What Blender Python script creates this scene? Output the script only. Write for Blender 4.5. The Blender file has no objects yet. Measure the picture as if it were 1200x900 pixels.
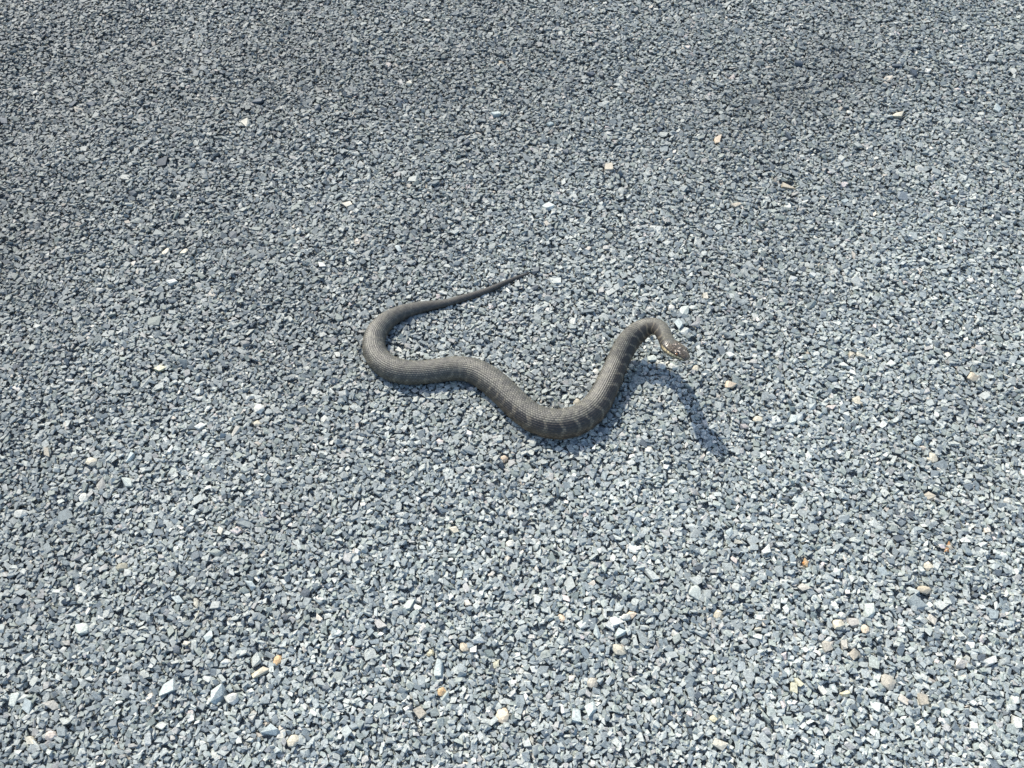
import bpy, bmesh, math
import numpy as np
from mathutils import Vector

# ------------------------------------------------------------------ camera, sky, sun, exposure
sc = bpy.context.scene
CAM_H, PITCH, HFOV = (1.1, 56.0, 56.0)
cam_data = bpy.data.cameras.new('camera'); cam_data.lens_unit = 'FOV'
cam_data.angle = math.radians(HFOV); cam_data.clip_start = 0.01; cam_data.clip_end = 3000
cam = bpy.data.objects.new('camera', cam_data); sc.collection.objects.link(cam)
cam.location = (0, 0, CAM_H); cam.rotation_euler = (math.radians(90 - PITCH), 0, 0)
sc.camera = cam

SUN_ELEV, SUN_AZ = 43.5, -33.0         # azimuth measured from +Y towards +X
world = bpy.data.worlds.new('World'); sc.world = world; world.use_nodes = True
nt = world.node_tree; nt.nodes.clear()
sky = nt.nodes.new('ShaderNodeTexSky'); sky.sky_type = 'NISHITA'; sky.sun_disc = False
sky.sun_elevation = math.radians(SUN_ELEV); sky.sun_rotation = math.radians(SUN_AZ)
sky.air_density = 1.0; sky.dust_density = 1.2; sky.ozone_density = 1.0
bg = nt.nodes.new('ShaderNodeBackground'); bg.inputs['Strength'].default_value = 0.15
wo = nt.nodes.new('ShaderNodeOutputWorld')
nt.links.new(sky.outputs[0], bg.inputs[0]); nt.links.new(bg.outputs[0], wo.inputs[0])
sl = bpy.data.lights.new('sun', 'SUN'); sl.energy = 3.0; sl.angle = math.radians(0.53); sl.color = (1.0, 0.95, 0.84)
sun = bpy.data.objects.new('sun', sl); sc.collection.objects.link(sun)
e, a = math.radians(SUN_ELEV), math.radians(SUN_AZ)
to_sun = Vector((math.sin(a) * math.cos(e), math.cos(a) * math.cos(e), math.sin(e)))
sun.rotation_euler = to_sun.to_track_quat('Z', 'Y').to_euler(); sun.location = to_sun * 5
vs = sc.view_settings; vs.view_transform = 'Standard'; vs.look = 'None'; vs.exposure = 0.93; vs.gamma = 1.0

rng = np.random.default_rng(7)

# ------------------------------------------------------------------ helpers
def lin(c):
    return tuple((v / 12.92 if v <= 0.04045 else ((v + 0.055) / 1.055) ** 2.4) for v in (q / 255 for q in c))

def mesh_from(name, verts, tris, cols=None, smooth=False, extra=None):
    verts = np.ascontiguousarray(verts, np.float32); tris = np.ascontiguousarray(tris, np.int32)
    k = tris.shape[1]
    me = bpy.data.meshes.new(name)
    me.vertices.add(len(verts)); me.vertices.foreach_set('co', verts.ravel())
    me.loops.add(tris.size); me.loops.foreach_set('vertex_index', tris.ravel())
    me.polygons.add(len(tris)); me.polygons.foreach_set('loop_start', np.arange(0, tris.size, k, dtype=np.int32))
    me.update(calc_edges=True)
    me.polygons.foreach_set('use_smooth', np.full(len(tris), smooth))
    if cols is not None:
        at = me.color_attributes.new('stone_colour', 'FLOAT_COLOR', 'POINT')
        c4 = np.ones((len(verts), 4), np.float32); c4[:, :3] = cols; at.data.foreach_set('color', c4.ravel())
    for n, v in (extra or {}).items():
        at = me.attributes.new(n, 'FLOAT', 'POINT'); at.data.foreach_set('value', np.ascontiguousarray(v, np.float32))
    return me

def link(name, me, mat=None, parent=None, **props):
    o = bpy.data.objects.new(name, me); sc.collection.objects.link(o)
    if mat is not None: me.materials.append(mat)
    if parent is not None: o.parent = parent
    for k, v in props.items(): o[k] = v
    return o

def vnoise(x, y, scale, seed):
    """smooth value noise in numpy, about -1..1"""
    r = np.random.default_rng(seed); T = r.uniform(-1, 1, (64, 64))
    u = np.asarray(x) / scale + 17.3; v = np.asarray(y) / scale + 9.1
    i = np.floor(u).astype(int); j = np.floor(v).astype(int); fu = u - i; fv = v - j
    fu = fu * fu * (3 - 2 * fu); fv = fv * fv * (3 - 2 * fv)
    g = lambda p, q: T[p % 64, q % 64]
    return (g(i, j) * (1 - fu) + g(i + 1, j) * fu) * (1 - fv) + (g(i, j + 1) * (1 - fu) + g(i + 1, j + 1) * fu) * fv

def terrain(x, y):
    """gentle undulation of the raked gravel: shallow diagonal ridges, steeper towards the far left"""
    x = np.asarray(x, float); y = np.asarray(y, float)
    far = np.clip((y - 0.85) / 0.7, 0, 1.2); left = np.clip((-x + 0.1) / 0.9, 0, 1.2)
    amp = 0.0025 + 0.004 * np.clip(far + left, 0, 1.6)
    d = 0.82 * x - 0.57 * y; q = 0.57 * x + 0.82 * y
    near = np.exp(-((x - 0.02) ** 2 + (y - 0.72) ** 2) / 0.28 ** 2)
    return (vnoise(d, q * 0.45, 0.17, 3) + 0.5 * vnoise(d, q * 0.6, 0.075, 5)) * amp * (1 - 0.85 * near)

# ------------------------------------------------------------------ materials
def rock_material(name, base=None, rough=0.62):
    m = bpy.data.materials.new(name); m.use_nodes = True
    n, l = m.node_tree.nodes, m.node_tree.links
    b = n['Principled BSDF']; b.inputs['Roughness'].default_value = rough
    b.inputs['Specular IOR Level'].default_value = 0.5
    co = n.new('ShaderNodeTexCoord')
    n1 = n.new('ShaderNodeTexNoise'); n1.inputs['Scale'].default_value = 420; n1.inputs['Detail'].default_value = 4; n1.inputs['Roughness'].default_value = 0.7
    l.new(co.outputs['Object'], n1.inputs['Vector'])
    mp = n.new('ShaderNodeMapRange'); mp.inputs[1].default_value = 0.3; mp.inputs[2].default_value = 0.7; mp.inputs[3].default_value = 0.60; mp.inputs[4].default_value = 1.36
    l.new(n1.outputs[0], mp.inputs[0])
    mul = n.new('ShaderNodeVectorMath'); mul.operation = 'SCALE'; l.new(mp.outputs[0], mul.inputs['Scale'])
    if base is None:
        at = n.new('ShaderNodeAttribute'); at.attribute_name = 'stone_colour'; l.new(at.outputs['Color'], mul.inputs[0])
    else:
        mul.inputs[0].default_value = base
    l.new(mul.outputs[0], b.inputs['Base Color'])
    rr = n.new('ShaderNodeMapRange'); rr.inputs[3].default_value = rough - 0.14; rr.inputs[4].default_value = rough + 0.16
    l.new(n1.outputs[0], rr.inputs[0]); l.new(rr.outputs[0], b.inputs['Roughness'])
    n2 = n.new('ShaderNodeTexNoise'); n2.inputs['Scale'].default_value = 900; n2.inputs['Detail'].default_value = 3
    l.new(co.outputs['Object'], n2.inputs['Vector'])
    bu = n.new('ShaderNodeBump'); bu.inputs['Strength'].default_value = 0.55; bu.inputs['Distance'].default_value = 0.0008
    l.new(n2.outputs[0], bu.inputs['Height']); l.new(bu.outputs[0], b.inputs['Normal'])
    return m

GRAVEL = rock_material('crushed_stone')

def ground_material():
    m = bpy.data.materials.new('packed_stone_dust'); m.use_nodes = True
    n, l = m.node_tree.nodes, m.node_tree.links
    b = n['Principled BSDF']; b.inputs['Roughness'].default_value = 0.85
    co = n.new('ShaderNodeTexCoord')
    v = n.new('ShaderNodeTexVoronoi'); v.inputs['Scale'].default_value = 120
    v2 = n.new('ShaderNodeTexVoronoi'); v2.inputs['Scale'].default_value = 280
    l.new(co.outputs['Object'], v.inputs['Vector']); l.new(co.outputs['Object'], v2.inputs['Vector'])
    cr = n.new('ShaderNodeValToRGB'); e = cr.color_ramp.elements
    e[0].position = 0.0; e[0].color = (*lin((118, 124, 123)), 1); e[1].position = 1.0; e[1].color = (*lin((160, 165, 161)), 1)
    sp = n.new('ShaderNodeSeparateColor'); l.new(v.outputs['Color'], sp.inputs[0]); l.new(sp.outputs[0], cr.inputs[0])
    l.new(cr.outputs[0], b.inputs['Base Color'])
    ad = n.new('ShaderNodeMath'); ad.operation = 'ADD'; l.new(v.outputs['Distance'], ad.inputs[0]); l.new(v2.outputs['Distance'], ad.inputs[1])
    bu = n.new('ShaderNodeBump'); bu.invert = True; bu.inputs['Strength'].default_value = 1.0; bu.inputs['Distance'].default_value = 0.004
    l.new(ad.outputs[0], bu.inputs['Height']); l.new(bu.outputs[0], b.inputs['Normal'])
    return m

# ------------------------------------------------------------------ the snake's course: x, y, z, radius in metres, tail tip to neck
SNAKE = [(0.0254, 0.9377, 0.0049, 0.0013),
 (0.0089, 0.9291, 0.0052, 0.0026),
 (-0.0126, 0.9174, 0.0055, 0.0035),
 (-0.0313, 0.9059, 0.0057, 0.0042),
 (-0.0524, 0.8961, 0.0058, 0.0048),
 (-0.0734, 0.8879, 0.006, 0.0055),
 (-0.0942, 0.8799, 0.0061, 0.0057),
 (-0.1163, 0.8748, 0.0065, 0.0073),
 (-0.1357, 0.8693, 0.0075, 0.0092),
 (-0.156, 0.8611, 0.0089, 0.0108),
 (-0.1746, 0.8484, 0.0104, 0.0124),
 (-0.1877, 0.8302, 0.0121, 0.0142),
 (-0.1938, 0.8099, 0.013, 0.0152),
 (-0.1914, 0.7887, 0.0136, 0.0159),
 (-0.1817, 0.771, 0.014, 0.0163),
 (-0.1666, 0.7584, 0.0144, 0.0167),
 (-0.1475, 0.752, 0.0144, 0.0167),
 (-0.1276, 0.7517, 0.0139, 0.0162),
 (-0.1055, 0.7545, 0.0139, 0.0162),
 (-0.0822, 0.7588, 0.0139, 0.0162),
 (-0.061, 0.757, 0.0144, 0.0167),
 (-0.042, 0.7478, 0.0153, 0.0177),
 (-0.0232, 0.7312, 0.0159, 0.0184),
 (-0.0069, 0.7131, 0.016, 0.0185),
 (0.008, 0.6953, 0.0161, 0.0186),
 (0.0238, 0.6804, 0.0163, 0.0188),
 (0.0406, 0.6708, 0.0167, 0.0192),
 (0.0597, 0.6666, 0.0171, 0.0197),
 (0.0789, 0.6699, 0.0171, 0.0197),
 (0.0974, 0.6803, 0.0165, 0.019),
 (0.1119, 0.6964, 0.0154, 0.0179),
 (0.1236, 0.716, 0.018, 0.0164),
 (0.134, 0.7386, 0.0195, 0.0157),
 (0.1431, 0.7595, 0.022, 0.0153),
 (0.1522, 0.7768, 0.03, 0.0151),
 (0.1626, 0.7898, 0.04, 0.0148),
 (0.1747, 0.7954, 0.051, 0.0139),
 (0.1875, 0.795, 0.061, 0.012),
 (0.1975, 0.7852, 0.071, 0.0108),
 (0.2009, 0.7666, 0.0805, 0.0099),
 (0.202, 0.7512, 0.088, 0.0096)]
HEAD = [(0.2027, 0.7357, 0.097), (0.225, 0.7133, 0.098)]                        # back of the head, tip of the snout

# ------------------------------------------------------------------ ground: sheet of packed stonedust under the loose stones
GROUND_Z = -0.0038
def build_ground():
    xs = np.unique(np.concatenate([[-400, -60, -12, -4], np.arange(-2.2, 2.2001, 0.03), [4, 12, 60, 400]]))
    ys = np.unique(np.concatenate([[-400, -60, -12, -3], np.arange(-0.8, 3.0001, 0.03), [5, 14, 60, 600]]))
    X, Y = np.meshgrid(xs, ys); Z = terrain(X, Y) + GROUND_Z
    far = (np.abs(X) > 2.5) | (Y > 3.3) | (Y < -1); Z[far] = GROUND_Z + 0.004
    nx, ny = len(xs), len(ys)
    i, j = np.meshgrid(np.arange(nx - 1), np.arange(ny - 1)); p = (j * nx + i).ravel()
    me = mesh_from('ground', np.stack([X, Y, Z], -1).reshape(-1, 3), np.stack([p, p + 1, p + nx + 1, p + nx], 1), smooth=True)
    link('ground', me, ground_material(), kind='structure', label='packed grey stonedust ground under the loose gravel')
build_ground()

# ------------------------------------------------------------------ rock shapes
def hull(points):
    bm = bmesh.new()
    for p in points: bm.verts.new(p)
    r = bmesh.ops.convex_hull(bm, input=bm.verts[:])
    dead = [g for g in r['geom_interior'] + r['geom_unused'] if isinstance(g, bmesh.types.BMVert)]
    if dead: bmesh.ops.delete(bm, geom=list(set(dead)), context='VERTS')
    bmesh.ops.triangulate(bm, faces=bm.faces[:]); bmesh.ops.recalc_face_normals(bm, faces=bm.faces[:])
    bm.verts.index_update()
    V = np.array([v.co[:] for v in bm.verts]); F = np.array([[v.index for v in f.verts] for f in bm.faces]); bm.free()
    return V, F

def rock_shape(r, n_extra, rounded=False):
    """angular crushed-stone hull about 1 long, 0.75 wide, 0.5 thick"""
    if rounded:
        g = r.normal(size=(n_extra, 3)); g /= np.linalg.norm(g, axis=1)[:, None]; P = g * r.uniform(0.9, 1.06, (n_extra, 1))
    else:
        c = np.array([[i, j, k] for i in (-1, 1) for j in (-1, 1) for k in (-1, 1)], float)
        c *= r.uniform(0.42, 1.05, c.shape)
        kill = r.permutation(8)[:r.integers(1, 3)]; c[kill] *= 0.6
        g = r.normal(size=(n_extra, 3)); g /= np.linalg.norm(g, axis=1)[:, None]
        P = np.vstack([c, g * r.uniform(0.8, 1.15, (n_extra, 1))])
        P[:, 0] += P[:, 1] * r.uniform(-0.4, 0.4); P[:, 2] += P[:, 0] * r.uniform(-0.25, 0.25)
    P -= (P.max(0) + P.min(0)) / 2; P /= (P.max(0) - P.min(0))
    return hull(P)

SMALL = [rock_shape(rng, 0) for _ in range(40)]
def tiny_shape(r):
    P = np.array([[1, 0, 0], [-1, 0, 0], [0, 1, 0], [0, -1, 0], [.3, .2, 1], [-.2, -.3, -1]]) + r.uniform(-.38, .38, (6, 3)); P -= (P.max(0) + P.min(0)) / 2; return hull(P / (P.max(0) - P.min(0)) * 1.12)
TINY = [tiny_shape(rng) for _ in range(40)]
LARGE = [rock_shape(rng, 4) for _ in range(50)]

def rot_matrices(yaw, tx, ty):
    cz, sz, cx, sx, cy, sy = np.cos(yaw), np.sin(yaw), np.cos(tx), np.sin(tx), np.cos(ty), np.sin(ty)
    o, i = np.zeros_like(yaw), np.ones_like(yaw)
    Rz = np.stack([cz, -sz, o, sz, cz, o, o, o, i], -1).reshape(-1, 3, 3)
    Rx = np.stack([i, o, o, o, cx, -sx, o, sx, cx], -1).reshape(-1, 3, 3)
    Ry = np.stack([cy, o, sy, o, i, o, -sy, o, cy], -1).reshape(-1, 3, 3)
    return Rx @ Ry @ Rz

# smooth snake path (Catmull-Rom), also used to keep stones out of the body
def catmull(P, n):
    P = np.asarray(P, float); P = np.vstack([2 * P[0] - P[1], P, 2 * P[-1] - P[-2]]); out = []
    t = np.linspace(0, 1, n, endpoint=False)[:, None]
    for i in range(1, len(P) - 2):
        a, b, c, d = P[i - 1], P[i], P[i + 1], P[i + 2]
        out.append(0.5 * ((2 * b) + (-a + c) * t + (2 * a - 5 * b + 4 * c - d) * t ** 2 + (-a + 3 * b - 3 * c + d) * t ** 3))
    out.append(P[-2:-1]); return np.vstack(out)
hb, hs = np.array(HEAD[0]), np.array(HEAD[1])
path = catmull(SNAKE + [tuple(hb) + (0.0098,), tuple((hb + hs) / 2) + (0.0098,), tuple(hs) + (0.0098,)], 12)
for _ in range(14):
    path[1:-1] = 0.25 * path[:-2] + 0.5 * path[1:-1] + 0.25 * path[2:]
step = np.r_[0, np.cumsum(np.linalg.norm(np.diff(path[:, :3], axis=0), axis=1))]
body_len = step[-1]
guard = path[::3]

# ------------------------------------------------------------------ colours of the stones
def greys(r, n, x, y):
    pal = np.array([lin(c) for c in [(143, 150, 146), (130, 138, 136), (155, 161, 155), (118, 128, 128), (139, 147, 140),
                                     (101, 111, 114), (166, 171, 164), (126, 135, 128), (180, 183, 175), (148, 149, 144), (80, 88, 92)]])
    p = np.array([.17, .17, .14, .13, .10, .08, .075, .06, .02, .045, .01]); p /= p.sum()
    c = (pal * (1.03, 0.995, 0.975))[r.choice(len(pal), n, p=p)] * r.uniform(0.87, 1.13, (n, 1))
    u = r.random(n)
    tan = np.array([lin(q) for q in [(190, 182, 166), (200, 194, 182), (172, 164, 150), (184, 174, 166)]])
    m = u < 0.010; c[m] = tan[r.integers(0, 4, m.sum())] * r.uniform(.85, 1.15, (m.sum(), 1))
    # shade put into the stone colours, darkest far left, over random mottling
    shade_tone = 0.95 + 0.34 * np.tanh(0.7 * x - 1.1 * (y - 0.75)) + 0.11 * vnoise(0.82 * x - 0.57 * y, 0.57 * x + 0.4 * y, 0.16, 11) + 0.05 * vnoise(x, y, 0.06, 12)
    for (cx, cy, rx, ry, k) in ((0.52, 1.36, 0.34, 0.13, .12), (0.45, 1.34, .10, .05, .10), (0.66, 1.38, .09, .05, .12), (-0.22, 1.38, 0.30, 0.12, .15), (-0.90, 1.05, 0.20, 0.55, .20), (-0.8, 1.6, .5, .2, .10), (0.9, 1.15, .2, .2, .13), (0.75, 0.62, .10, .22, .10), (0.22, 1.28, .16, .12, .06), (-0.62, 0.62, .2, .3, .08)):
        shade_tone = shade_tone - k * np.exp(-((x - cx) / rx) ** 2 - ((y - cy) / ry) ** 2)
    return c * np.clip(shade_tone, 0.55, 1.32)[:, None]

NAMED = {'dark': (70, 78, 84), 'darkpale': (108, 117, 122), 'white': (186, 186, 177), 'cream': (182, 176, 158), 'pale': (165, 172, 166), 'peach': (190, 174, 152),
         'tan': (168, 159, 140), 'tanpale': (182, 174, 154), 'orange': (190, 160, 120), 'yellow': (190, 184, 156), 'beige': (166, 161, 148), 'olive': (148, 145, 128),
         'pink': (178, 168, 158), 'pinkgrey': (160, 157, 150), 'creampeach': (194, 180, 158), 'grey': (132, 141, 141)}
STONES = [(0.0357, 0.9435, 0.0127, 0.9, 'dark', 'stone', "small dark blue-grey stone touching the very tip of the snake's tail", 'dark stones lying in the gravel'),
 (0.034, 0.9105, 0.0101, 0.9, 'dark', 'stone', "small dark grey stone just below the one at the snake's tail tip", 'dark stones lying in the gravel'),
 (0.116, 0.7606, 0.0107, 0.9, 'white', 'pebble', "bright white pebble pressed against the left side of the snake's rising neck", 'white pebbles lying in the gravel'),
 (0.088, 0.7099, 0.0104, 0.9, 'cream', 'pebble', "cream pebble touching the inside of the snake's lowest bend", 'cream and tan pebbles lying in the gravel'),
 (0.0721, 0.7196, 0.0081, 1.5, 'pale', 'stone', "upright pale grey chip inside the snake's U bend, left of the cream pebble", 'pale grey stones lying in the gravel'),
 (0.1959, 0.7824, 0.0143, 0.6, 'pale', 'stone', "pale elongated chip on the gravel left of the snake's jaw", 'pale grey stones lying in the gravel'),
 (0.2079, 0.7693, 0.0131, 0.8, 'white', 'pebble', "broad white pebble below the snake's jaw at the top of its neck shadow", 'white pebbles lying in the gravel'),
 (0.2232, 0.7678, 0.0142, 0.6, 'white', 'pebble', "slanted white flake below the snake's snout, right of a broad white pebble", 'white pebbles lying in the gravel'),
 (0.2551, 0.7664, 0.0119, 0.9, 'cream', 'pebble', "cream grey pebble on the gravel just right of the snake's snout", 'cream and tan pebbles lying in the gravel'),
 (0.2496, 0.8658, 0.0161, 0.8, 'pale', 'stone', "large pale greenish grey stone above and right of the snake's arched neck", 'pale grey stones lying in the gravel'),
 (0.2318, 0.8737, 0.0112, 0.8, 'white', 'pebble', "small white pebble just above the arch of the snake's neck", 'white pebbles lying in the gravel'),
 (0.2999, 0.7364, 0.0152, 0.6, 'peach', 'pebble', "flat peach coloured pebble to the right of the snake's head shadow", 'cream and tan pebbles lying in the gravel'),
 (0.1795, 0.6364, 0.0123, 0.75, 'white', 'pebble', "bright white stone below the snake's shadow, under the raised neck", 'white pebbles lying in the gravel'),
 (-0.01, 0.6235, 0.0112, 0.8, 'peach', 'pebble', "dull peach pebble in the gravel below the snake's thick middle", 'cream and tan pebbles lying in the gravel'),
 (-0.1587, 0.7986, 0.0096, 0.8, 'white', 'pebble', "small white pebble inside the snake's rear bend", 'white pebbles lying in the gravel'),
 (-0.3413, 0.6989, 0.0161, 0.75, 'white', 'pebble', 'blocky white pebble left of the snake, beside a smaller cream one below it', 'white pebbles lying in the gravel'),
 (-0.3404, 0.6772, 0.0126, 0.6, 'cream', 'pebble', 'low cream pebble just under the blocky white pebble left of the snake', 'cream and tan pebbles lying in the gravel'),
 (-0.5488, 0.6184, 0.0167, 0.6, 'cream', 'pebble', 'pointed cream stone near the left edge of the gravel', 'cream and tan pebbles lying in the gravel'),
 (-0.5458, 0.5662, 0.013, 1.0, 'white', 'pebble', 'white stone near the left edge, below the pointed cream stone', 'white pebbles lying in the gravel'),
 (-0.4956, 0.5895, 0.0187, 0.7, 'pale', 'stone', 'flat pale grey flake right of the white and cream stones at left', 'pale grey stones lying in the gravel'),
 (-0.5252, 0.9825, 0.0129, 0.9, 'cream', 'pebble', 'cream pebble up left of the snake, left one of a close pair', 'cream and tan pebbles lying in the gravel'),
 (-0.4967, 0.9825, 0.0142, 0.9, 'cream', 'pebble', 'cream pebble up left of the snake, right one of a close pair', 'cream and tan pebbles lying in the gravel'),
 (-0.5662, 1.1725, 0.0208, 0.6, 'dark', 'stone', 'low dark slate stone lying alone in the upper left gravel', 'dark stones lying in the gravel'),
 (-0.6008, 1.103, 0.0149, 0.9, 'dark', 'stone', 'round dark stone below and left of the low slate one at upper left', 'dark stones lying in the gravel'),
 (-0.4299, 1.0173, 0.017, 0.8, 'dark', 'stone', 'large rounded dark stone above the pair of cream pebbles', 'dark stones lying in the gravel'),
 (-0.5066, 1.3969, 0.0135, 0.9, 'dark', 'stone', 'black rounded stone in the far upper left gravel', 'dark stones lying in the gravel'),
 (-0.0199, 1.4678, 0.0153, 0.9, 'dark', 'stone', 'dark stone at top centre, just above a small tan pebble', 'dark stones lying in the gravel'),
 (-0.0197, 1.432, 0.0121, 1.1, 'tan', 'pebble', 'small tan pebble at top centre under a dark stone', 'cream and tan pebbles lying in the gravel'),
 (0.3407, 1.2249, 0.0184, 0.6, 'peach', 'pebble', "flat peach pebble in the gravel far beyond the snake's head", 'cream and tan pebbles lying in the gravel'),
 (0.5716, 1.2922, 0.0116, 0.8, 'white', 'pebble', 'small bright white pebble in the far gravel left of a flat cream stone', 'white pebbles lying in the gravel'),
 (0.6526, 1.2857, 0.0217, 0.45, 'cream', 'pebble', 'wide flat cream stone in the far right gravel', 'cream and tan pebbles lying in the gravel'),
 (0.4412, 1.12, 0.0231, 0.4, 'tan', 'pebble', 'long flat tan chip in the upper right gravel', 'cream and tan pebbles lying in the gravel'),
 (0.6587, 1.1587, 0.0138, 0.9, 'white', 'pebble', 'white upright pebble in the upper right gravel above a dark rounded stone', 'white pebbles lying in the gravel'),
 (0.6172, 1.0974, 0.0189, 0.9, 'darkpale', 'stone', 'rounded blue-grey stone with a dark side in the upper right gravel', 'dark stones lying in the gravel'),
 (0.6141, 0.7927, 0.0108, 1.2, 'white', 'pebble', "bright white upright pebble near the right edge, level with the snake's head", 'white pebbles lying in the gravel'),
 (0.6357, 0.752, 0.0153, 0.9, 'tan', 'pebble', 'dull tan stone near the right edge, below the upright white pebble', 'cream and tan pebbles lying in the gravel'),
 (0.4683, 0.7112, 0.0128, 0.8, 'cream', 'pebble', "cream stone midway between the snake's shadow and the right edge", 'cream and tan pebbles lying in the gravel'),
 (0.3297, 0.6826, 0.0137, 0.7, 'cream', 'pebble', "angular cream stone right of the tip of the snake's shadow", 'cream and tan pebbles lying in the gravel'),
 (0.5489, 0.6235, 0.0134, 0.9, 'cream', 'pebble', 'round cream pebble in the right gravel below the level of the snake', 'cream and tan pebbles lying in the gravel'),
 (0.6296, 0.5625, 0.0119, 1.0, 'white', 'pebble', 'white stone hard against the right edge of the gravel in view', 'white pebbles lying in the gravel'),
 (-0.2694, 0.3563, 0.0088, 1.3, 'orange', 'pebble', 'orange pebble standing at the upper end of a long tan chip', 'cream and tan pebbles lying in the gravel'),
 (-0.288, 0.3425, 0.0215, 0.35, 'tanpale', 'stone chip', 'long narrow tan chip slanting beside the orange pebble', 'cream and tan pebbles lying in the gravel'),
 (-0.3133, 0.3117, 0.0144, 0.75, 'white', 'pebble', 'blocky white pebble in the lower left gravel below the long tan chip', 'white pebbles lying in the gravel'),
 (-0.2403, 0.2662, 0.0141, 0.75, 'cream', 'pebble', 'rounded cream pebble near the bottom edge, left of centre', 'cream and tan pebbles lying in the gravel'),
 (-0.2548, 0.2762, 0.0075, 1.8, 'white', 'stone chip', 'narrow upright white chip just left of the rounded cream pebble at bottom', 'white pebbles lying in the gravel'),
 (-0.5039, 0.3938, 0.016, 0.85, 'pale', 'stone', 'flat pale grey triangular stone in the lower left gravel', 'pale grey stones lying in the gravel'),
 (-0.4753, 0.4709, 0.0156, 0.55, 'olive', 'stone', 'flat olive tan stone above the pale triangular one at lower left', 'cream and tan pebbles lying in the gravel'),
 (-0.6197, 0.5433, 0.0172, 0.5, 'white', 'stone chip', 'long white sliver at the far left edge of the gravel in view', 'white pebbles lying in the gravel'),
 (-0.5603, 0.3117, 0.0163, 0.9, 'pale', 'stone', 'broad pale green-grey stone in the bottom left corner', 'pale grey stones lying in the gravel'),
 (-0.5064, 0.2717, 0.0132, 0.65, 'pink', 'pebble', 'pinkish white oval pebble at the bottom left', 'cream and tan pebbles lying in the gravel'),
 (-0.0723, 0.5186, 0.0117, 0.6, 'cream', 'pebble', 'oval cream pebble in the foreground left of the two white pebbles under the snake', 'cream and tan pebbles lying in the gravel'),
 (-0.0021, 0.5013, 0.0127, 0.6, 'white', 'pebble', 'oval white pebble below the snake, lower of two in a column', 'white pebbles lying in the gravel'),
 (-0.0011, 0.541, 0.0097, 0.7, 'white', 'pebble', 'small white pebble below the snake, upper of two in a column', 'white pebbles lying in the gravel'),
 (-0.123, 0.4231, 0.0132, 0.9, 'pale', 'stone', 'round pale grey flat stone in the lower middle gravel', 'pale grey stones lying in the gravel'),
 (-0.0545, 0.3724, 0.0129, 0.9, 'tan', 'pebble', 'rounded tan brown pebble in the lower middle gravel', 'cream and tan pebbles lying in the gravel'),
 (-0.0948, 0.3653, 0.0099, 0.7, 'yellow', 'pebble', 'yellowish cream pebble left of the tan brown one', 'cream and tan pebbles lying in the gravel'),
 (0.0585, 0.4073, 0.0091, 1.1, 'peach', 'pebble', 'small peach pebble in the lower middle gravel under a grey stone', 'cream and tan pebbles lying in the gravel'),
 (0.1341, 0.4073, 0.0111, 0.6, 'white', 'pebble', 'glossy white oval pebble with a pinkish pebble at its upper right', 'white pebbles lying in the gravel'),
 (0.1236, 0.3673, 0.0178, 0.6, 'cream', 'pebble', 'large slanting cream stone in the lower middle gravel', 'cream and tan pebbles lying in the gravel'),
 (0.0922, 0.3308, 0.0136, 0.9, 'beige', 'pebble', 'wide beige stone down left of the large slanting cream one', 'cream and tan pebbles lying in the gravel'),
 (-0.0105, 0.2938, 0.0152, 1.1, 'creampeach', 'pebble', 'cream and peach stone near the bottom centre', 'cream and tan pebbles lying in the gravel'),
 (-0.0792, 0.3202, 0.0106, 0.8, 'orange', 'pebble', 'dull orange brown pebble near the bottom, left of centre', 'cream and tan pebbles lying in the gravel'),
 (0.1592, 0.3079, 0.0086, 0.9, 'white', 'pebble', 'round white pebble near the bottom edge, right of centre', 'white pebbles lying in the gravel'),
 (0.3837, 0.399, 0.0141, 1.0, 'cream', 'pebble', 'large round cream pebble, biggest of the cluster at lower right', 'cream and tan pebbles lying in the gravel'),
 (0.3897, 0.4094, 0.0091, 0.8, 'white', 'pebble', 'white pebble sitting right above the large round cream one', 'white pebbles lying in the gravel'),
 (0.4032, 0.401, 0.0151, 0.65, 'pinkgrey', 'pebble', 'pinkish grey flat pebble between the two cream ones of the cluster', 'pale grey stones lying in the gravel'),
 (0.4135, 0.3928, 0.011, 0.9, 'creampeach', 'pebble', 'cream pebble at the right end of the cluster at lower right', 'cream and tan pebbles lying in the gravel'),
 (0.3649, 0.3734, 0.0119, 1.1, 'beige', 'pebble', 'beige grey rounded stone below the cluster of cream pebbles', 'cream and tan pebbles lying in the gravel'),
 (0.2446, 0.4115, 0.0121, 0.8, 'cream', 'pebble', 'cream pebble to the left of the pebble cluster at lower right', 'cream and tan pebbles lying in the gravel'),
 (0.2243, 0.2901, 0.0095, 0.7, 'yellow', 'pebble', 'yellow cream pebble near the bottom edge at lower right', 'cream and tan pebbles lying in the gravel'),
 (0.3759, 0.3174, 0.0125, 0.5, 'yellow', 'pebble', 'flat yellow cream chip straight below the pebble cluster', 'cream and tan pebbles lying in the gravel'),
 (0.3509, 0.3231, 0.0087, 1.2, 'white', 'pebble', 'narrow white pebble left of the flat yellow chip', 'white pebbles lying in the gravel'),
 (0.5068, 0.472, 0.0104, 0.8, 'cream', 'pebble', 'small round cream pebble with a curved tan flake below it', 'cream and tan pebbles lying in the gravel'),
 (0.4953, 0.4413, 0.0174, 0.5, 'tan', 'stone chip', 'curved tan flake lying on the top of a big grey stone', 'cream and tan pebbles lying in the gravel'),
 (0.4812, 0.4252, 0.0224, 0.75, 'grey', 'stone', 'big angular blue-grey stone under the curved tan flake', 'pale grey stones lying in the gravel'),
 (0.4233, 0.4157, 0.0142, 1.1, 'pale', 'stone', 'pale blue-grey angular stone above the right end of the pebble cluster', 'pale grey stones lying in the gravel'),
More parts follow.
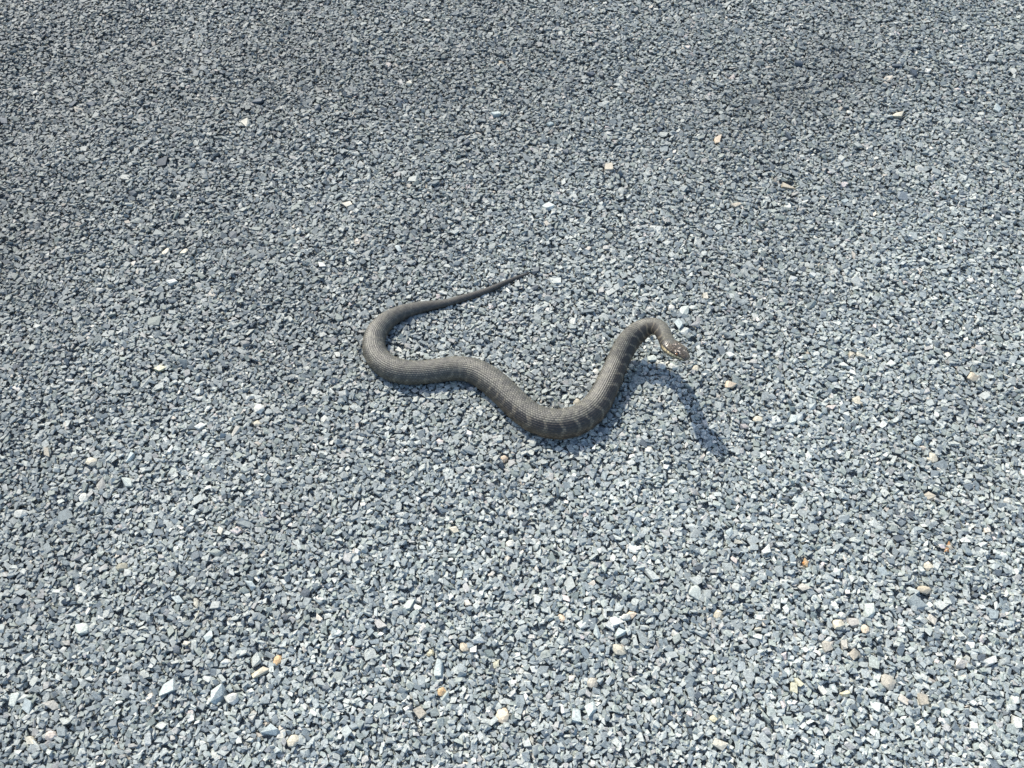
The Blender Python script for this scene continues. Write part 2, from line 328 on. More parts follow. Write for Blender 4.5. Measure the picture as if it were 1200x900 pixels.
 (0.4271, 0.3308, 0.0175, 1.0, 'beige', 'stone', 'large dull beige stone in the lower right gravel', 'cream and tan pebbles lying in the gravel'),
 (0.2202, 0.4391, 0.0184, 0.8, 'pale', 'stone', 'large pale grey stone in the lower right gravel, left of the lone cream pebble', 'pale grey stones lying in the gravel')]
EXTRA = [(-0.753, 1.3226, 0.0132, 'dark'), (-0.7177, 1.316, 0.0117, 'dark'), (-0.5451, 1.4534, 0.0137, 'dark'), (-0.4782, 1.5677, 0.0127, 'dark'), (-0.3297, 1.303, 0.0131, 'dark'), (-0.4339, 1.3204, 0.0146, 'dark'), (-0.1933, 1.327, 0.0146, 'dark'), (-0.0762, 1.2187, 0.0127, 'dark'), (0.1395, 1.3992, 0.0135, 'dark'), (0.2454, 1.2518, 0.0128, 'dark'), (0.0883, 1.2004, 0.0112, 'dark'), (-0.1342, 1.0279, 0.0118, 'dark'), (0.5704, 1.3854, 0.0179, 'dark'), (0.506, 1.4202, 0.0136, 'dark'), (0.4576, 1.2311, 0.0128, 'dark'), (0.7029, 1.39, 0.0165, 'dark'), (0.6741, 1.4085, 0.0135, 'dark'), (-0.8601, 1.2793, 0.0173, 'dark'), (-0.4446, 1.2666, 0.0143, 'cream'), (-0.1707, 0.9825, 0.0129, 'pale'), (-0.0261, 1.2943, 0.0159, 'pale'), (0.0645, 1.2666, 0.0115, 'pale'), (0.1563, 1.1626, 0.0138, 'tan'), (0.0563, 1.0769, 0.0161, 'pale'), (-0.2589, 1.0787, 0.0134, 'cream'), (-0.1782, 1.3695, 0.0104, 'cream'), (0.3512, 1.0769, 0.0147, 'tan'), (0.5245, 1.0862, 0.0121, 'pale'), (0.8249, 1.303, 0.0145, 'pale'), (-0.4987, 0.6235, 0.0134, 'pale'), (-0.4486, 0.6351, 0.0112, 'white'), (-0.4162, 0.6732, 0.0125, 'white'), (-0.2838, 0.9519, 0.0128, 'white'), (-0.4885, 0.7649, 0.0119, 'yellow'), (-0.5284, 0.5846, 0.0143, 'beige'), (-0.6093, 0.6325, 0.0134, 'tan'), (-0.5013, 0.9203, 0.0139, 'white'), (-0.368, 0.6639, 0.0136, 'beige'), (0.475, 0.7868, 0.0108, 'tan'), (0.4879, 0.7853, 0.012, 'cream'), (0.3767, 0.6826, 0.0137, 'pale'), (0.5323, 0.5686, 0.0109, 'tan'), (0.3098, 0.6705, 0.0103, 'pink'), (0.5357, 0.6481, 0.0113, 'pale'), (0.4165, 0.9269, 0.0101, 'white'), (0.4471, 0.9352, 0.0102, 'white'), (0.4306, 0.7016, 0.0104, 'pink'), (0.2823, 0.8928, 0.01, 'cream'), (0.6816, 0.6799, 0.0137, 'white'), (-0.2661, 0.2762, 0.0151, 'pale'), (-0.5153, 0.305, 0.0163, 'beige'), (-0.5428, 0.3041, 0.0144, 'pale'), (-0.5287, 0.2671, 0.0122, 'cream'), (-0.3613, 0.5163, 0.0096, 'cream'), (-0.377, 0.3744, 0.0079, 'cream'), (-0.3518, 0.3835, 0.014, 'pale'), (-0.3136, 0.4467, 0.0134, 'pale'), (-0.3742, 0.4242, 0.0132, 'cream'), (-0.3962, 0.4274, 0.0132, 'pale'), (-0.3888, 0.3241, 0.0174, 'pale'), (-0.3308, 0.3183, 0.0212, 'pale'), (-0.0177, 0.3514, 0.0088, 'yellow'), (0.1415, 0.4115, 0.0091, 'peach'), (-0.1021, 0.2975, 0.0124, 'tan'), (-0.0832, 0.3474, 0.0176, 'pale'), (0.1, 0.3897, 0.016, 'pale'), (0.1259, 0.3887, 0.013, 'pale'), (0.1154, 0.3969, 0.01, 'white'), (0.0216, 0.2671, 0.0075, 'cream'), (0.0296, 0.4284, 0.0082, 'white'), (0.1418, 0.4911, 0.0084, 'white'), (-0.1557, 0.399, 0.0181, 'pinkgrey'), (0.0889, 0.3003, 0.0134, 'pale'), (0.0714, 0.2929, 0.0133, 'pale'), (0.385, 0.3744, 0.0109, 'beige'), (0.3957, 0.3633, 0.0118, 'tan'), (0.2884, 0.3928, 0.009, 'cream'), (0.3252, 0.3308, 0.0097, 'yellow'), (0.3192, 0.3241, 0.0097, 'yellow'), (0.4628, 0.3098, 0.0134, 'tan'), (0.4499, 0.4642, 0.0124, 'pale'), (0.5478, 0.3534, 0.0147, 'white'), (0.5597, 0.2864, 0.0142, 'white'), (0.3587, 0.4765, 0.0094, 'orange'), (0.5391, 0.4968, 0.0105, 'tan'), (0.3301, 0.5002, 0.0095, 'white'), (0.3122, 0.4934, 0.0116, 'white'), (0.2799, 0.5036, 0.0095, 'cream'), (0.2716, 0.4798, 0.0084, 'pink'), (0.351, 0.4435, 0.0123, 'beige'), (0.3221, 0.2671, 0.0075, 'white'), (0.2276, 0.2626, 0.0131, 'cream'), (0.4944, 0.4042, 0.0111, 'beige'), (0.2386, 0.841, 0.0122, 'pale'), (0.3051, 0.7868, 0.0096, 'white'), (0.2709, 0.5163, 0.0096, 'pale')]

# ------------------------------------------------------------------ the gravel: stones dropped one after another on a height grid
CELL = 0.0016
X0, X1, Y0, Y1 = -1.35, 1.35, 0.0, 2.05
NX, NY = int((X1 - X0) / CELL), int((Y1 - Y0) / CELL)
gx, gy = np.meshgrid(X0 + (np.arange(NX) + .5) * CELL, Y0 + (np.arange(NY) + .5) * CELL)
Hh = terrain(gx, gy).astype(np.float64) + GROUND_Z
OWN = np.full((NY, NX), -1, np.int32)

def in_view(x, y, m):
    # ground trapezoid seen by the lens, grown by m
    f = math.tan(math.radians(HFOV / 2)); p = math.radians(PITCH)
    depth = y * math.cos(p) + CAM_H * math.sin(p)
    return (np.abs(x) < depth * f + m) & (y > 0.245 - m) & (y < 1.60 + m)

def candidates(density, size_fn, margin, r):
    n = int(density * (X1 - X0) * (Y1 - Y0))
    x = r.uniform(X0, X1, n); y = r.uniform(Y0, Y1, n)
    k = in_view(x, y, margin + r.uniform(-0.03, 0.09, n)); x, y = x[k], y[k]
    return x, y, size_fn(len(x))

r = rng
parts = []
parts.append(candidates(42000, lambda n: r.uniform(0.0045, 0.0080, n), 0.06, r))        # under-layer
parts.append(candidates(108000, lambda n: np.clip(r.lognormal(math.log(0.0069), 0.42, n), 0.0033, 0.0180), 0.06, r))
order_split = len(parts[0][0])
x = np.concatenate([p[0] for p in parts]); y = np.concatenate([p[1] for p in parts]); s = np.concatenate([p[2] for p in parts])
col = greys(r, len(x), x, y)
forced = np.zeros(len(x), bool)
s = s * np.clip(1.20 - 0.22 * y, 0.9, 1.18)                # coarser chips were raked towards the near side
# keep the spots of the picked-out pebbles free
for (sx, sy, w, *_rest) in list(STONES) + list(EXTRA):
    k = ((x - sx) ** 2 + (y - sy) ** 2 < (0.46 * w + 0.20 * s) ** 2); k[:order_split] = False
    x, y, s, col, forced = x[~k], y[~k], s[~k], col[~k], forced[~k]
ne = len(EXTRA)
x = np.r_[x, [q[0] for q in EXTRA]]; y = np.r_[y, [q[1] for q in EXTRA]]; s = np.r_[s, [q[2] * 1.1 for q in EXTRA]]
col = np.vstack([col, [np.array(lin(NAMED[q[3]])) for q in EXTRA]]); forced = np.r_[forced, np.ones(ne, bool)]
n = len(x)
asp = r.uniform(0.42, 0.92, n); thk = r.uniform(0.24, 0.60, n); yaw = r.uniform(0, 2 * math.pi, n)
thk[forced] = 0.6
tx = r.normal(0, 0.24, n); ty = r.normal(0, 0.24, n); tx[forced] *= .3; ty[forced] *= .3
gd = guard[:, :3]; gr = guard[:, 3]
dmin = np.full(n, 9.0)
for q in range(0, len(gd)):
    dmin = np.minimum(dmin, np.hypot(x - gd[q, 0], y - gd[q, 1]) - gr[q])
masks = {}
def mask_for(sz, asp_i, yaw_i):
    key = (sz, asp_i, yaw_i)
    if key not in masks:
        L = sz * CELL * 0.5; W = L * (0.62 + 0.25 * asp_i); an = yaw_i * math.pi / 6
        R = int(math.ceil(L / CELL)) + 1; jj, ii = np.mgrid[-R:R + 1, -R:R + 1] * CELL
        u = ii * math.cos(an) + jj * math.sin(an); v = -ii * math.sin(an) + jj * math.cos(an)
        J, I = np.nonzero((u / L) ** 2 + (v / W) ** 2 <= 1.0); masks[key] = (J - R) * NX + (I - R)
    return masks[key]
zc = np.zeros(n); keep = np.zeros(n, bool)
Hf = Hh.ravel(); Of = OWN.ravel()
si = np.maximum(2, np.round(s / CELL)).astype(int).tolist(); ai = (asp > 0.75).astype(int).tolist(); yi = (np.round((yaw % math.pi) / (math.pi / 6)).astype(int) % 6).tolist()
ci = ((x - X0) / CELL).astype(int); cj = ((y - Y0) / CELL).astype(int)
pad = 9; okc = (ci > pad) & (ci < NX - pad) & (cj > pad) & (cj < NY - pad); base_i = (cj * NX + ci).tolist(); okc = okc.tolist()
th = (s * thk).tolist(); dl = dmin.tolist(); zT = terrain(x, y).tolist(); xl = x.tolist(); yl = y.tolist(); sl_ = s.tolist()
fl = forced.tolist()
for i in range(n):
    if not okc[i]: continue
    idx = mask_for(si[i], ai[i], yi[i]) + base_i[i]
    h = Hf[idx]; hm = h.mean(); zb = 0.45 * hm + 0.55 * h.max() - 0.0006
    lim = zT[i] + (0.0036 if not fl[i] else 0.006)
    if zb + th[i] > lim + 0.0026:                      # raked: nothing perches high above its neighbours
        if not fl[i]: continue
        zb = lim + 0.002 - th[i]
    z = zb + th[i] * 0.5
    if dl[i] < 0.006:                                   # close to the snake: stay outside its body
        d3 = np.sqrt((gd[:, 0] - xl[i]) ** 2 + (gd[:, 1] - yl[i]) ** 2 + (gd[:, 2] - z) ** 2) - gr
        if d3.min() < 0.13 * sl_[i]: continue
    zc[i] = z; keep[i] = True
    up = h < zb + th[i] * 0.9
    sel = idx[up]; Hf[sel] = zb + th[i] * 0.9; Of[sel] = i
seen = np.bincount(Of[Of >= 0], minlength=n)
keep &= (seen >= 3) | ((seen >= 1) & (s < 0.006))
print('gravel: dropped', n, 'kept', keep.sum())

def stones_mesh(name, x, y, z, s, asp, thk, yaw, tx, ty, col, big, small=None):
    """all stones as one mesh; big = boolean, more facets"""
    V, F, C = [], [], []; off = 0
    which = rng.integers(0, 10 ** 6, len(x))
    R = rot_matrices(yaw * 0, tx, ty)
    Rz = rot_matrices(yaw, yaw * 0, yaw * 0); R = R @ Rz
    sc3 = np.stack([s, s * asp, s * thk], -1)
    for lib, sel0 in ((LARGE, big), (SMALL if small is None else small, ~big)):
        ids = np.nonzero(sel0)[0]; w = which[ids] % len(lib)
        for k, (v, f) in enumerate(lib):
            g = ids[w == k]
            if not len(g): continue
            P = v[None] * sc3[g][:, None, :]
            P = np.einsum('nij,nkj->nki', R[g], P) + np.stack([x[g], y[g], z[g]], -1)[:, None, :]
            V.append(P.reshape(-1, 3)); C.append(np.repeat(col[g], len(v), 0))
            F.append((f[None] + (off + np.arange(len(g)) * len(v))[:, None, None]).reshape(-1, 3)); off += len(g) * len(v)
    V, F, C = np.vstack(V), np.vstack(F), np.vstack(C)
    print(name, 'tris', len(F)); return mesh_from(name, V, F, C)

k = keep
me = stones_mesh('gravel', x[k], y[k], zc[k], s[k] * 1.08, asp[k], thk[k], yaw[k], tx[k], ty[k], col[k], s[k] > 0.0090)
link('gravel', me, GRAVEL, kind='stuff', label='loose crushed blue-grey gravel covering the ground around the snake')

# looser ring of gravel beyond the picture, for a step to the side
def outer_gravel():
    n = 92000; ox = r.triangular(-2.1, 0, 2.1, n) * 1.0; ox = np.where(r.random(n) < .6, r.uniform(-1.75, 1.75, n), ox * 1.1); oy = r.uniform(-0.35, 2.35, n)
    q = ~in_view(ox, oy, r.uniform(0.03, 0.12, n)); ox, oy = ox[q], oy[q]; m = len(ox)
    os_ = np.clip(r.lognormal(math.log(0.0115), .3, m), .007, .019)
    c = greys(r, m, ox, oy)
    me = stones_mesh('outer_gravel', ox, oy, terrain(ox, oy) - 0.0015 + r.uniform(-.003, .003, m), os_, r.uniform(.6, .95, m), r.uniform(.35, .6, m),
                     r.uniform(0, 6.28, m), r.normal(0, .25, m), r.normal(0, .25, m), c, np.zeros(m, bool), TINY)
    link('gravel', me, GRAVEL, kind='stuff', label='loose crushed blue-grey gravel spreading beyond the framed patch')
outer_gravel()

# ------------------------------------------------------------------ picked-out pebbles and stones, each a thing
stone_mats = {}
def build_stone(spec):
    px, py, w, aspect, cname, cat, label, group = spec
    rr = np.random.default_rng(int(abs(px) * 7919 + abs(py) * 104729 * 3) % 100000)
    pebble = cname not in ('pale', 'grey', 'dark', 'darkpale') and rr.random() < 0.6
    v, f = rock_shape(rr, 46 if pebble else 9, rounded=pebble)
    thick = float(np.clip(min(w * 0.55, 0.009), 0.003, 0.011))
    long_, short = (w, w * min(aspect * 1.25, 1.1)) if aspect <= 1 else (w, w * aspect * 1.2)
    v = v * np.array([long_, short, thick]) * 1.0
    ang = rr.uniform(-0.5, 0.5)
    if 'slant' in label: ang = 0.6 if 'chip' in label else -0.6
    R = rot_matrices(np.array([ang]), np.array([rr.normal(0, .16)]), np.array([rr.normal(0, .16)]))[0]
    v = v @ R.T
    i, j = int((px - X0) / CELL), int((py - Y0) / CELL); q = max(2, int(w / CELL / 2.6))
    patch = Hh[j - q:j + q + 1, i - q:i + q + 1]
    z = float(0.6 * patch.mean() + 0.4 * patch.max()) + thick * 0.12
    base = tuple(q * f_ for q, f_ in zip(lin(NAMED[cname]), (1.02, 0.995, 0.95))); key = cname
    if key not in stone_mats: stone_mats[key] = rock_material(cname + '_pebble', base, 0.55 if pebble else 0.6)
    me = mesh_from(group.split()[0] + '_stone', v, f, smooth=False)
    o = link('pebble' if cat == 'pebble' else 'stone_chip' if cat == 'stone chip' else 'stone', me, stone_mats[key], label=label, category=cat, group=group)
    o.location = (px, py, z)
for spec in STONES: build_stone(spec)

# ------------------------------------------------------------------ dry plant bits lying on the stones
def dry_bit(name, label, cat, x, y, ang, length, width, colour, curl, group=None):
    ks = 9; t = np.linspace(-.5, .5, ks); z0 = float(terrain(x, y)) + 0.0045
    V = []
    for q in t:
        wq = width * (1 - (2 * abs(q)) ** 2.2 * 0.85)
        for e_, h in ((-1, 0), (0, width * .22), (1, 0), (0, -width * .12)):
            lx = q * length; ly = e_ * wq * .5 + curl * length * (q * q * 4); V.append((x + lx * math.cos(ang) - ly * math.sin(ang), y + lx * math.sin(ang) + ly * math.cos(ang), z0 + h + curl * 0.3 * length * q * q * 4))
    F = [[i * 4 + k, i * 4 + (k + 1) % 4, (i + 1) * 4 + (k + 1) % 4, (i + 1) * 4 + k] for i in range(ks - 1) for k in range(4)]
    m = rock_material(name + '_dry', lin(colour), 0.7)
    o = link(name, mesh_from(name, V, F), m, label=label, category=cat)
    if group: o['group'] = group
for b_ in [('leaf_fragment', 'small curled brown leaf fragment among pale stones at lower right', 'leaf', 0.5381, 0.4959, 1.0, 0.017, 0.006, (150, 112, 74), 0.16, None),
           ('leaf_fragment', 'orange brown crumb of leaf between grey stones, left of the curled brown leaf fragment', 'leaf', 0.3581, 0.4756, 0.3, 0.009, 0.006, (170, 118, 66), 0.1, None),
           ('straw', 'thin pale dry straw lying near the right edge at lower right', 'straw', 0.5921, 0.4351, -0.15, 0.045, 0.0016, (190, 188, 170), 0.05, 'dry straws on the gravel'),
           ('straw', "thin pale dry straw by the right edge, level with the snake's head shadow", 'straw', 0.6898, 0.7506, -0.5, 0.034, 0.0022, (196, 192, 176), 0.03, 'dry straws on the gravel'),
           ('straw', 'short faint dry straw at lower left between grey stones', 'straw', -0.3708, 0.4086, 1.3, 0.034, 0.0014, (176, 172, 150), 0.06, 'dry straws on the gravel')]:
    dry_bit(*b_)

# ------------------------------------------------------------------ the snake
def build_snake():
    # resample the path; extra-fine rings at the head
    # head length and its share of rings
    total = body_len; head_len = float(np.linalg.norm(hs - hb)) + 0.006
    s_body = total - head_len
    P = path[:, :3]; rad = path[:, 3]
    itp = lambda t: np.stack([np.interp(t, step, P[:, k]) for k in range(3)], -1)
    # scale coordinate: scales get smaller where the body is thin
    tt = np.linspace(0, total, 4000); rr_ = np.maximum(np.interp(tt, step, rad), 0.0022)
    scale_len = 0.00065 + 0.165 * rr_
    u = np.r_[0, np.cumsum(np.diff(tt) / scale_len[1:])]
    n_sc = u[-1]; NR = int(n_sc * 4.6)
    us = np.linspace(0, n_sc, NR); ts = np.interp(us, u, tt)
    ts = np.unique(np.r_[ts[ts < s_body], np.linspace(s_body, total, 90)]); NR = len(ts); us = np.interp(ts, tt, u)
    C = itp(ts); R0 = np.interp(ts, step, rad) * (1 + 0.018 * vnoise(ts, ts * 0, 0.035, 21))
    Tn = itp(np.clip(ts + 0.002, 0, total)) - itp(np.clip(ts - 0.002, 0, total)); Tn /= np.linalg.norm(Tn, axis=1)[:, None]
    up = np.array([0, 0, 1.0]); side = np.cross(Tn, up); side /= np.linalg.norm(side, axis=1)[:, None]; upv = np.cross(side, Tn)
    M = 160
    ph = np.linspace(0, 2 * np.pi, M, endpoint=False)          # 0 = top of the back, +pi/2 = right side of the snake
    PH, TS = np.meshgrid(ph, ts); US = np.meshgrid(ph, us)[1]
    sn, cs = np.sin(PH), np.cos(PH)
    
    # body section: slightly wider than tall, flat belly
    W = R0[:, None] * np.ones_like(PH); Hs = W * 0.90
    body_y = sn * W; body_z = np.where(cs > 0, cs * Hs, -np.abs(cs) ** 0.8 * Hs * 0.95)
    # head section
    hsz = np.clip((ts - s_body) / head_len, 0, 1)
    hw = np.interp(hsz, [0, .10, .25, .42, .58, .72, .86, .94, .985, 1], [9.6, 10.6, 12.9, 13.6, 12.4, 10.0, 7.8, 6.4, 4.4, .3]) * 1.1e-3
    ht = np.interp(hsz, [0, .12, .3, .5, .68, .82, .93, .985, 1], [9.2, 9.0, 8.6, 8.2, 7.2, 5.4, 4.0, 2.6, .2]) * 1.08e-3
    hl = np.interp(hsz, [0, .2, .5, .8, .95, 1], [8.2, 7.4, 6.2, 4.4, 2.6, .2]) * 1e-3
    for arr in (hw, ht, hl):
        for _ in range(3): arr[1:-1] = .25 * arr[:-2] + .5 * arr[1:-1] + .25 * arr[2:]
    se = 0.88
    hy = np.sign(sn) * np.abs(sn) ** se * hw[:, None]
    hz = np.where(cs > 0, np.abs(cs) ** se * ht[:, None], -np.abs(cs) ** 0.9 * hl[:, None])
    HS = hsz[:, None] * np.ones_like(PH)
    ss = lambda a, b, q: (lambda t: t * t * (3 - 2 * t))(np.clip((q - a) / (b - a), 0, 1))
    twist = 0.42 * ss(0.45, 0.68, ts / total) * (1 - ss(0.90, 0.97, ts / total)); PC = PH + twist[:, None]     # the front of the body leans, showing its right flank
    mix = np.clip(HS / 0.12, 0, 1); mix = mix * mix * (3 - 2 * mix)
    Yl = body_y * (1 - mix) + hy * mix; Zl = body_z * (1 - mix) + hz * mix
    roll = math.radians(20) * mix; Yr = Yl * np.cos(roll) - Zl * np.sin(roll); Zl = Zl * np.cos(roll) + Yl * np.sin(roll); Yl = Yr
    on_head = np.clip((HS - 0.10 - 0.10 * np.cos(PH) - 0.05 * np.sin(PH * 7)) / 0.12, 0, 1)
    aph = np.abs((PC + np.pi) % (2 * np.pi) - np.pi)             # 0 back .. pi belly
    # ---- dorsal scales, 23 rows, over 290 degrees; broad belly scutes below
    DORS = math.radians(146); rows = 31
    v = (((PC + np.pi) % (2 * np.pi)) - np.pi) / DORS * rows / 2        # row coordinate
    best = np.full(PH.shape, 9.0); du_b = np.zeros_like(best); dv_b = np.zeros_like(best); idr = np.zeros(PH.shape, int); idu = np.zeros(PH.shape, int)
    vr = np.round(v)
    for dr in (-1, 0, 1):
        row = vr + dr; off = 0.5 * (np.abs(row) % 2)
        for dd in (0, 1):
            cu = np.floor(US - off) + off + dd
            du = US - cu; dv = v - row
            d = np.sqrt((du / 0.62) ** 2 + (dv / 0.85) ** 2)
            b = d < best
            best = np.where(b, d, best); du_b = np.where(b, du, du_b); dv_b = np.where(b, dv, dv_b); idr = np.where(b, row.astype(int), idr); idu = np.where(b, np.floor(cu * 2).astype(int), idu)
    dome = np.clip(1 - best ** 2 * 1.15, -0.15, 1) * 0.8
    keel = np.exp(-(dv_b / 0.10) ** 2) * np.clip(1 - np.abs(du_b) / 0.6, 0, 1)
    tilt = -du_b * 0.9                                               # free edge points to the tail
    scale_h = dome * 0.75 + keel * 0.65 + tilt * 0.4
    belly = aph > DORS
    scute = (US % 1.0); scute_h = scute * 0.8
    relief = np.where(belly, scute_h, scale_h)
    amp = np.minimum(0.00075, 0.044 * R0)[:, None]
    lines = np.cos(2 * np.pi * v) * 0.5 + 0.5
    relief = (relief * 0.8 + np.where(belly, 0, lines * 0.42)) * amp * (1 - on_head * 0.92)
    # head relief: brow ridge, mouth line, nostril pit, plate seams
    mouth = np.exp(-((aph - 1.62) / 0.07) ** 2) * np.clip((HS - .22) / .1, 0, 1)
    brow = np.exp(-((aph - 0.74) / 0.22) ** 2) * np.exp(-((HS - .62) / .09) ** 2)
    eyepit = np.exp(-((aph - 1.08) / 0.20) ** 2) * np.exp(-((HS - .64) / .055) ** 2)
    sx = HS * 7.0; sy = np.sin(PH) * 2.2
    seam = np.minimum(np.abs((sx + 0.25 * np.sin(sy * 3)) % 1.0 - .5), np.abs((sy + .5 * (np.floor(sx) % 2)) % 1.0 - .5))
    seam = np.exp(-(seam / 0.07) ** 2)
    relief += on_head * (-0.0007 * mouth + 0.0011 * brow - 0.0007 * eyepit - 0.00025 * seam * (aph < 1.7))
    nrm_y, nrm_z = sn * np.cos(roll) - cs * np.sin(roll), cs * np.cos(roll) + sn * np.sin(roll)
    Yl = Yl + nrm_y * relief; Zl = Zl + nrm_z * relief
    Vx = C[:, None, :] + side[:, None, :] * Yl[..., None] + upv[:, None, :] * Zl[..., None]
    # ---- colours
    n_ = NR * M
    jit = np.random.default_rng(5).uniform(0.66, 1.36, (4096,))
    sj = jit[(idr * 131 + idu * 17) % 4096]
    back = np.array(lin((96, 93, 81))); saddle = np.array(lin((80, 77, 70))); bar = np.array(lin((36, 32, 28))); gap = np.array(lin((94, 80, 62)))
    rust = np.array(lin((104, 76, 54))); cream = np.array(lin((196, 184, 158))); skin = np.array(lin((44, 42, 40)))
    period = 0.0185 * (0.55 + 0.45 * np.clip(R0 / 0.018, 0, 1)); bphase = (np.cumsum(np.r_[0, np.diff(ts)] / period) + 0.30 * vnoise(ts, ts * 0 + 3, 0.021, 31))[:, None] + 0.10 * np.sin(PH * 5) + 0.0 * PH
    alt = 0.12 * np.sign(sn)
    bp = np.abs(((bphase + alt + 0.05 * vnoise(US * 0.9, PC * 3, 1.0, 41)) % 1.0) - 0.5)                        # 0 centre of bar .. .5
    sm = lambda a, b, q: (lambda t: t * t * (3 - 2 * t))(np.clip((q - a) / (b - a), 0, 1))
    inbar = 1 - sm(0.36, 0.42, bp)
    flank = sm(0.70, 0.95, aph + 0.05 * np.sin(US * 2.1)) * (1 - sm(DORS - 0.05, DORS + 0.15, aph))
    lowf = sm(1.75, 2.2, aph)
    col = np.ones((NR, M, 3)) * back
    sad = (1 - sm(0.20, 0.36, bp)) * (1 - flank) * 0.65
    col = col * (1 - sad[..., None]) + saddle * sad[..., None]
    front = (0.50 + 0.46 * sm(0.42, 0.62, ts / total))[:, None]; fb = (flank * inbar * front)[..., None]; col = col * (1 - fb) + bar * fb
    fg = (flank * (1 - inbar) * (0.30 + .25 * lowf) * (0.5 + front))[..., None]; col = col * (1 - fg) + gap * fg
    edge = np.exp(-((bp - .35) / .05) ** 2) * lowf * 0.7 * (1 - belly); col = col * (1 - edge[..., None]) + rust * edge[..., None]
    # warm speckled lower side scales on the thick middle
    mid = np.exp(-((ts - total * 0.60) / 0.10) ** 2)[:, None] * sm(1.1, 1.9, aph) * (1 - belly) * 0.75 * (np.abs(sj - 1) > .04); col = col * (1 - mid[..., None]) + gap * mid[..., None]
    col = np.where(belly[..., None], cream * (0.9 + .1 * scute[..., None]), col)
    col = col * sj[..., None]
    sk = (np.clip((best - 0.50) / 0.25, 0, 1) * (~belly) * (1 - on_head) * 0.72)[..., None]; col = col * (1 - sk) + skin * sk
    kk = ((keel * 0.2 + (lines - .5) * 0.28) * (~belly) * (1 - on_head))[..., None]; col = col * (1 + kk)
    # dark tail
    tl = np.clip(1.3 - ts / (0.22 * total), 0, 1)[:, None, None] * 0.75; col = col * (1 - tl) + np.array(lin((42, 40, 37))) * tl
    # head: brown mottled plates, pale lip plates with dark seams, dark stripe behind the eye
    hb1 = np.array(lin((108, 97, 80))); hb2 = np.array(lin((62, 52, 42))); lip = np.array(lin((196, 176, 134))); chin = np.array(lin((188, 178, 152)))
    mot = 0.5 + 0.5 * np.sin(sx * 6.0 + 2 * np.sin(sy * 4.1)) * np.cos(sy * 5.3 + sx * 2)
    hc = hb1 * mot[..., None] + hb2 * (1 - mot[..., None]); hc = hc * (1 - .55 * seam[..., None])
    hj = np.random.default_rng(9).uniform(0, 1, (64, 64)); fl_ = hj[(HS * 26).astype(int) % 64, (PH / (2 * np.pi) * 40).astype(int) % 64]
    fleck = (fl_ > .87) * (aph < 1.2) * (1 - sm(.75, .85, HS)); hc = hc * (1 - .75 * fleck[..., None]) + np.array(lin((196, 178, 158))) * .75 * fleck[..., None]
    stripe = np.exp(-((aph - 1.16) / .10) ** 2) * sm(.15, .25, HS); hc = hc * (1 - .7 * stripe[..., None])
    lipm = (sm(1.20, 1.28, aph) * (1 - sm(1.54, 1.60, aph)) * (1 - sm(.80, .95, HS))) * sm(.12, .25, HS)
    lipseam = np.exp(-((np.abs((HS * 11) % 1 - .5)) / .12) ** 2); lc = lip * (1 - .75 * lipseam[..., None]); hc = hc * (1 - lipm[..., None]) + lc * lipm[..., None]
    ml = np.exp(-((aph - 1.62) / 0.05) ** 2); hc = hc * (1 - .85 * ml[..., None])
    lowj = sm(1.68, 1.78, aph); lowjc = np.where((np.abs((HS * 9) % 1 - .5) < .13)[..., None], hb2, chin * .7); hc = hc * (1 - lowj[..., None]) + lowjc * lowj[..., None]
    col = col * (1 - on_head[..., None]) + hc * on_head[..., None]
    # faces
    i, j = np.meshgrid(np.arange(M), np.arange(NR - 1)); p0 = (j * M + i).ravel(); p1 = (j * M + (i + 1) % M).ravel()
    Q = np.stack([p0, p0 + M, p1 + M, p1], 1)
    me = mesh_from('body', Vx.reshape(-1, 3), Q, col.reshape(-1, 3), smooth=True, extra={'gloss': on_head.ravel()})
    print('snake tris', len(Q) * 2, 'length', total, 'scales', n_sc)
    m = bpy.data.materials.new('keeled_scales'); m.use_nodes = True
    n, l = m.node_tree.nodes, m.node_tree.links; b = n['Principled BSDF']
    at = n.new('ShaderNodeAttribute'); at.attribute_name = 'stone_colour'
    ns = n.new('ShaderNodeTexNoise'); ns.inputs['Scale'].default_value = 260; ns.inputs['Detail'].default_value = 5
    co = n.new('ShaderNodeTexCoord'); l.new(co.outputs['Object'], ns.inputs['Vector'])
    mp = n.new('ShaderNodeMapRange'); mp.inputs[1].default_value = .3; mp.inputs[2].default_value = .7; mp.inputs[3].default_value = .78; mp.inputs[4].default_value = 1.2; l.new(ns.outputs[0], mp.inputs[0])
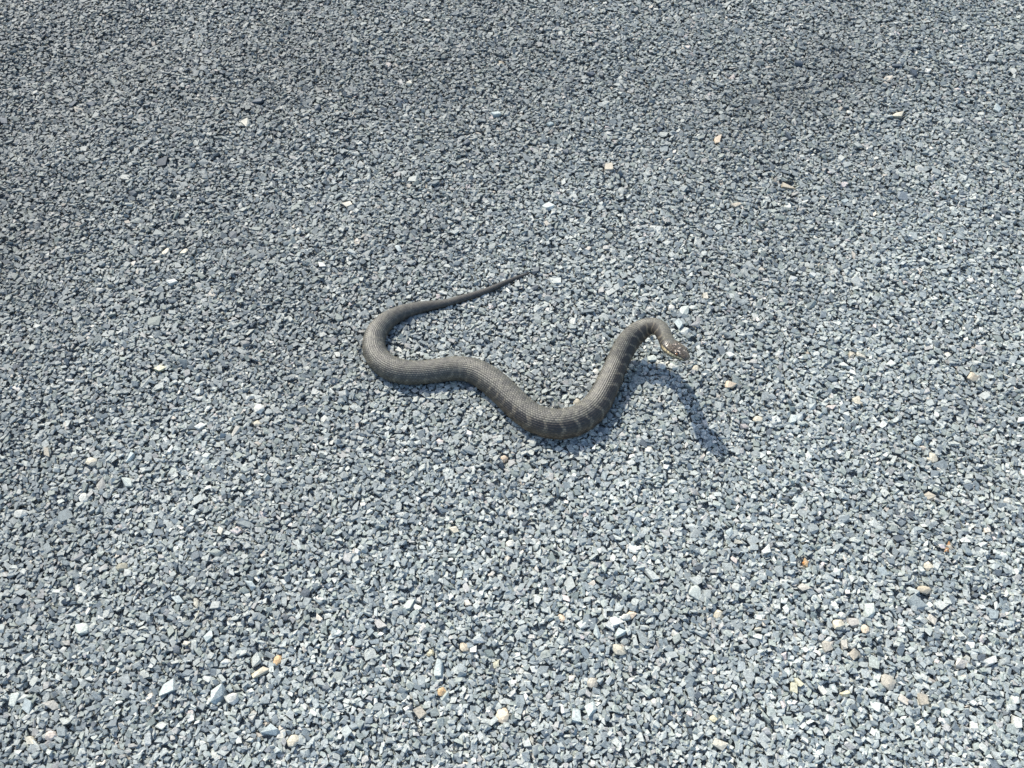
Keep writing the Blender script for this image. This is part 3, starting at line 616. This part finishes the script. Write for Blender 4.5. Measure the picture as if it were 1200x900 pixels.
    mu = n.new('ShaderNodeVectorMath'); mu.operation = 'SCALE'; l.new(at.outputs['Color'], mu.inputs[0]); l.new(mp.outputs[0], mu.inputs['Scale']); l.new(mu.outputs[0], b.inputs['Base Color'])
    g = n.new('ShaderNodeAttribute'); g.attribute_name = 'gloss'
    rg = n.new('ShaderNodeMapRange'); rg.inputs[3].default_value = 0.46; rg.inputs[4].default_value = 0.26; l.new(g.outputs['Fac'], rg.inputs[0]); l.new(rg.outputs[0], b.inputs['Roughness'])
    b.inputs['Specular IOR Level'].default_value = 0.45
    root = bpy.data.objects.new('snake', None); sc.collection.objects.link(root)
    root.location = (float(C[:, 0].mean()), float(C[:, 1].mean()), 0.0)
    root['label'] = 'grey-brown banded water snake crawling over the gravel with head and neck raised'; root['category'] = 'snake'
    me.transform(__import__('mathutils').Matrix.Translation(-root.location))
    link('body', me, m, root)
    # eyes: glossy dark ball with a bronze iris ring, one each side
    em = bpy.data.materials.new('eye_bronze'); em.use_nodes = True; eb = em.node_tree.nodes['Principled BSDF']; eb.inputs['Base Color'].default_value = (*lin((120, 82, 48)), 1); eb.inputs['Roughness'].default_value = .12
    pm = bpy.data.materials.new('pupil_black'); pm.use_nodes = True; pb = pm.node_tree.nodes['Principled BSDF']; pb.inputs['Base Color'].default_value = (.01, .01, .01, 1); pb.inputs['Roughness'].default_value = .05
    kk_ = int(np.argmin(np.abs(hsz - .64)))
    for sg in (1, -1):
        a_ = sg * 1.08; j_ = int(round((a_ % (2 * np.pi)) / (2 * np.pi) * M)) % M
        c = Vector(Vx[kk_, j_]) - root.location
        out = (Vector(side[kk_]) * math.sin(a_) + Vector(upv[kk_]) * math.cos(a_)).normalized()
        for nm, rad_, off, mt in (('eye', 0.0021, 0.0, em), ('pupil', 0.0013, 0.0011, pm)):
            bm = bmesh.new(); bmesh.ops.create_uvsphere(bm, u_segments=20, v_segments=12, radius=rad_)
            for f in bm.faces: f.smooth = True
            bmesh.ops.translate(bm, verts=bm.verts, vec=c + out * off)
            e_ = bpy.data.meshes.new(nm); bm.to_mesh(e_); bm.free()
            if nm == 'eye': eye = link(nm, e_, mt, root)
            else: link(nm, e_, mt, eye)
build_snake()
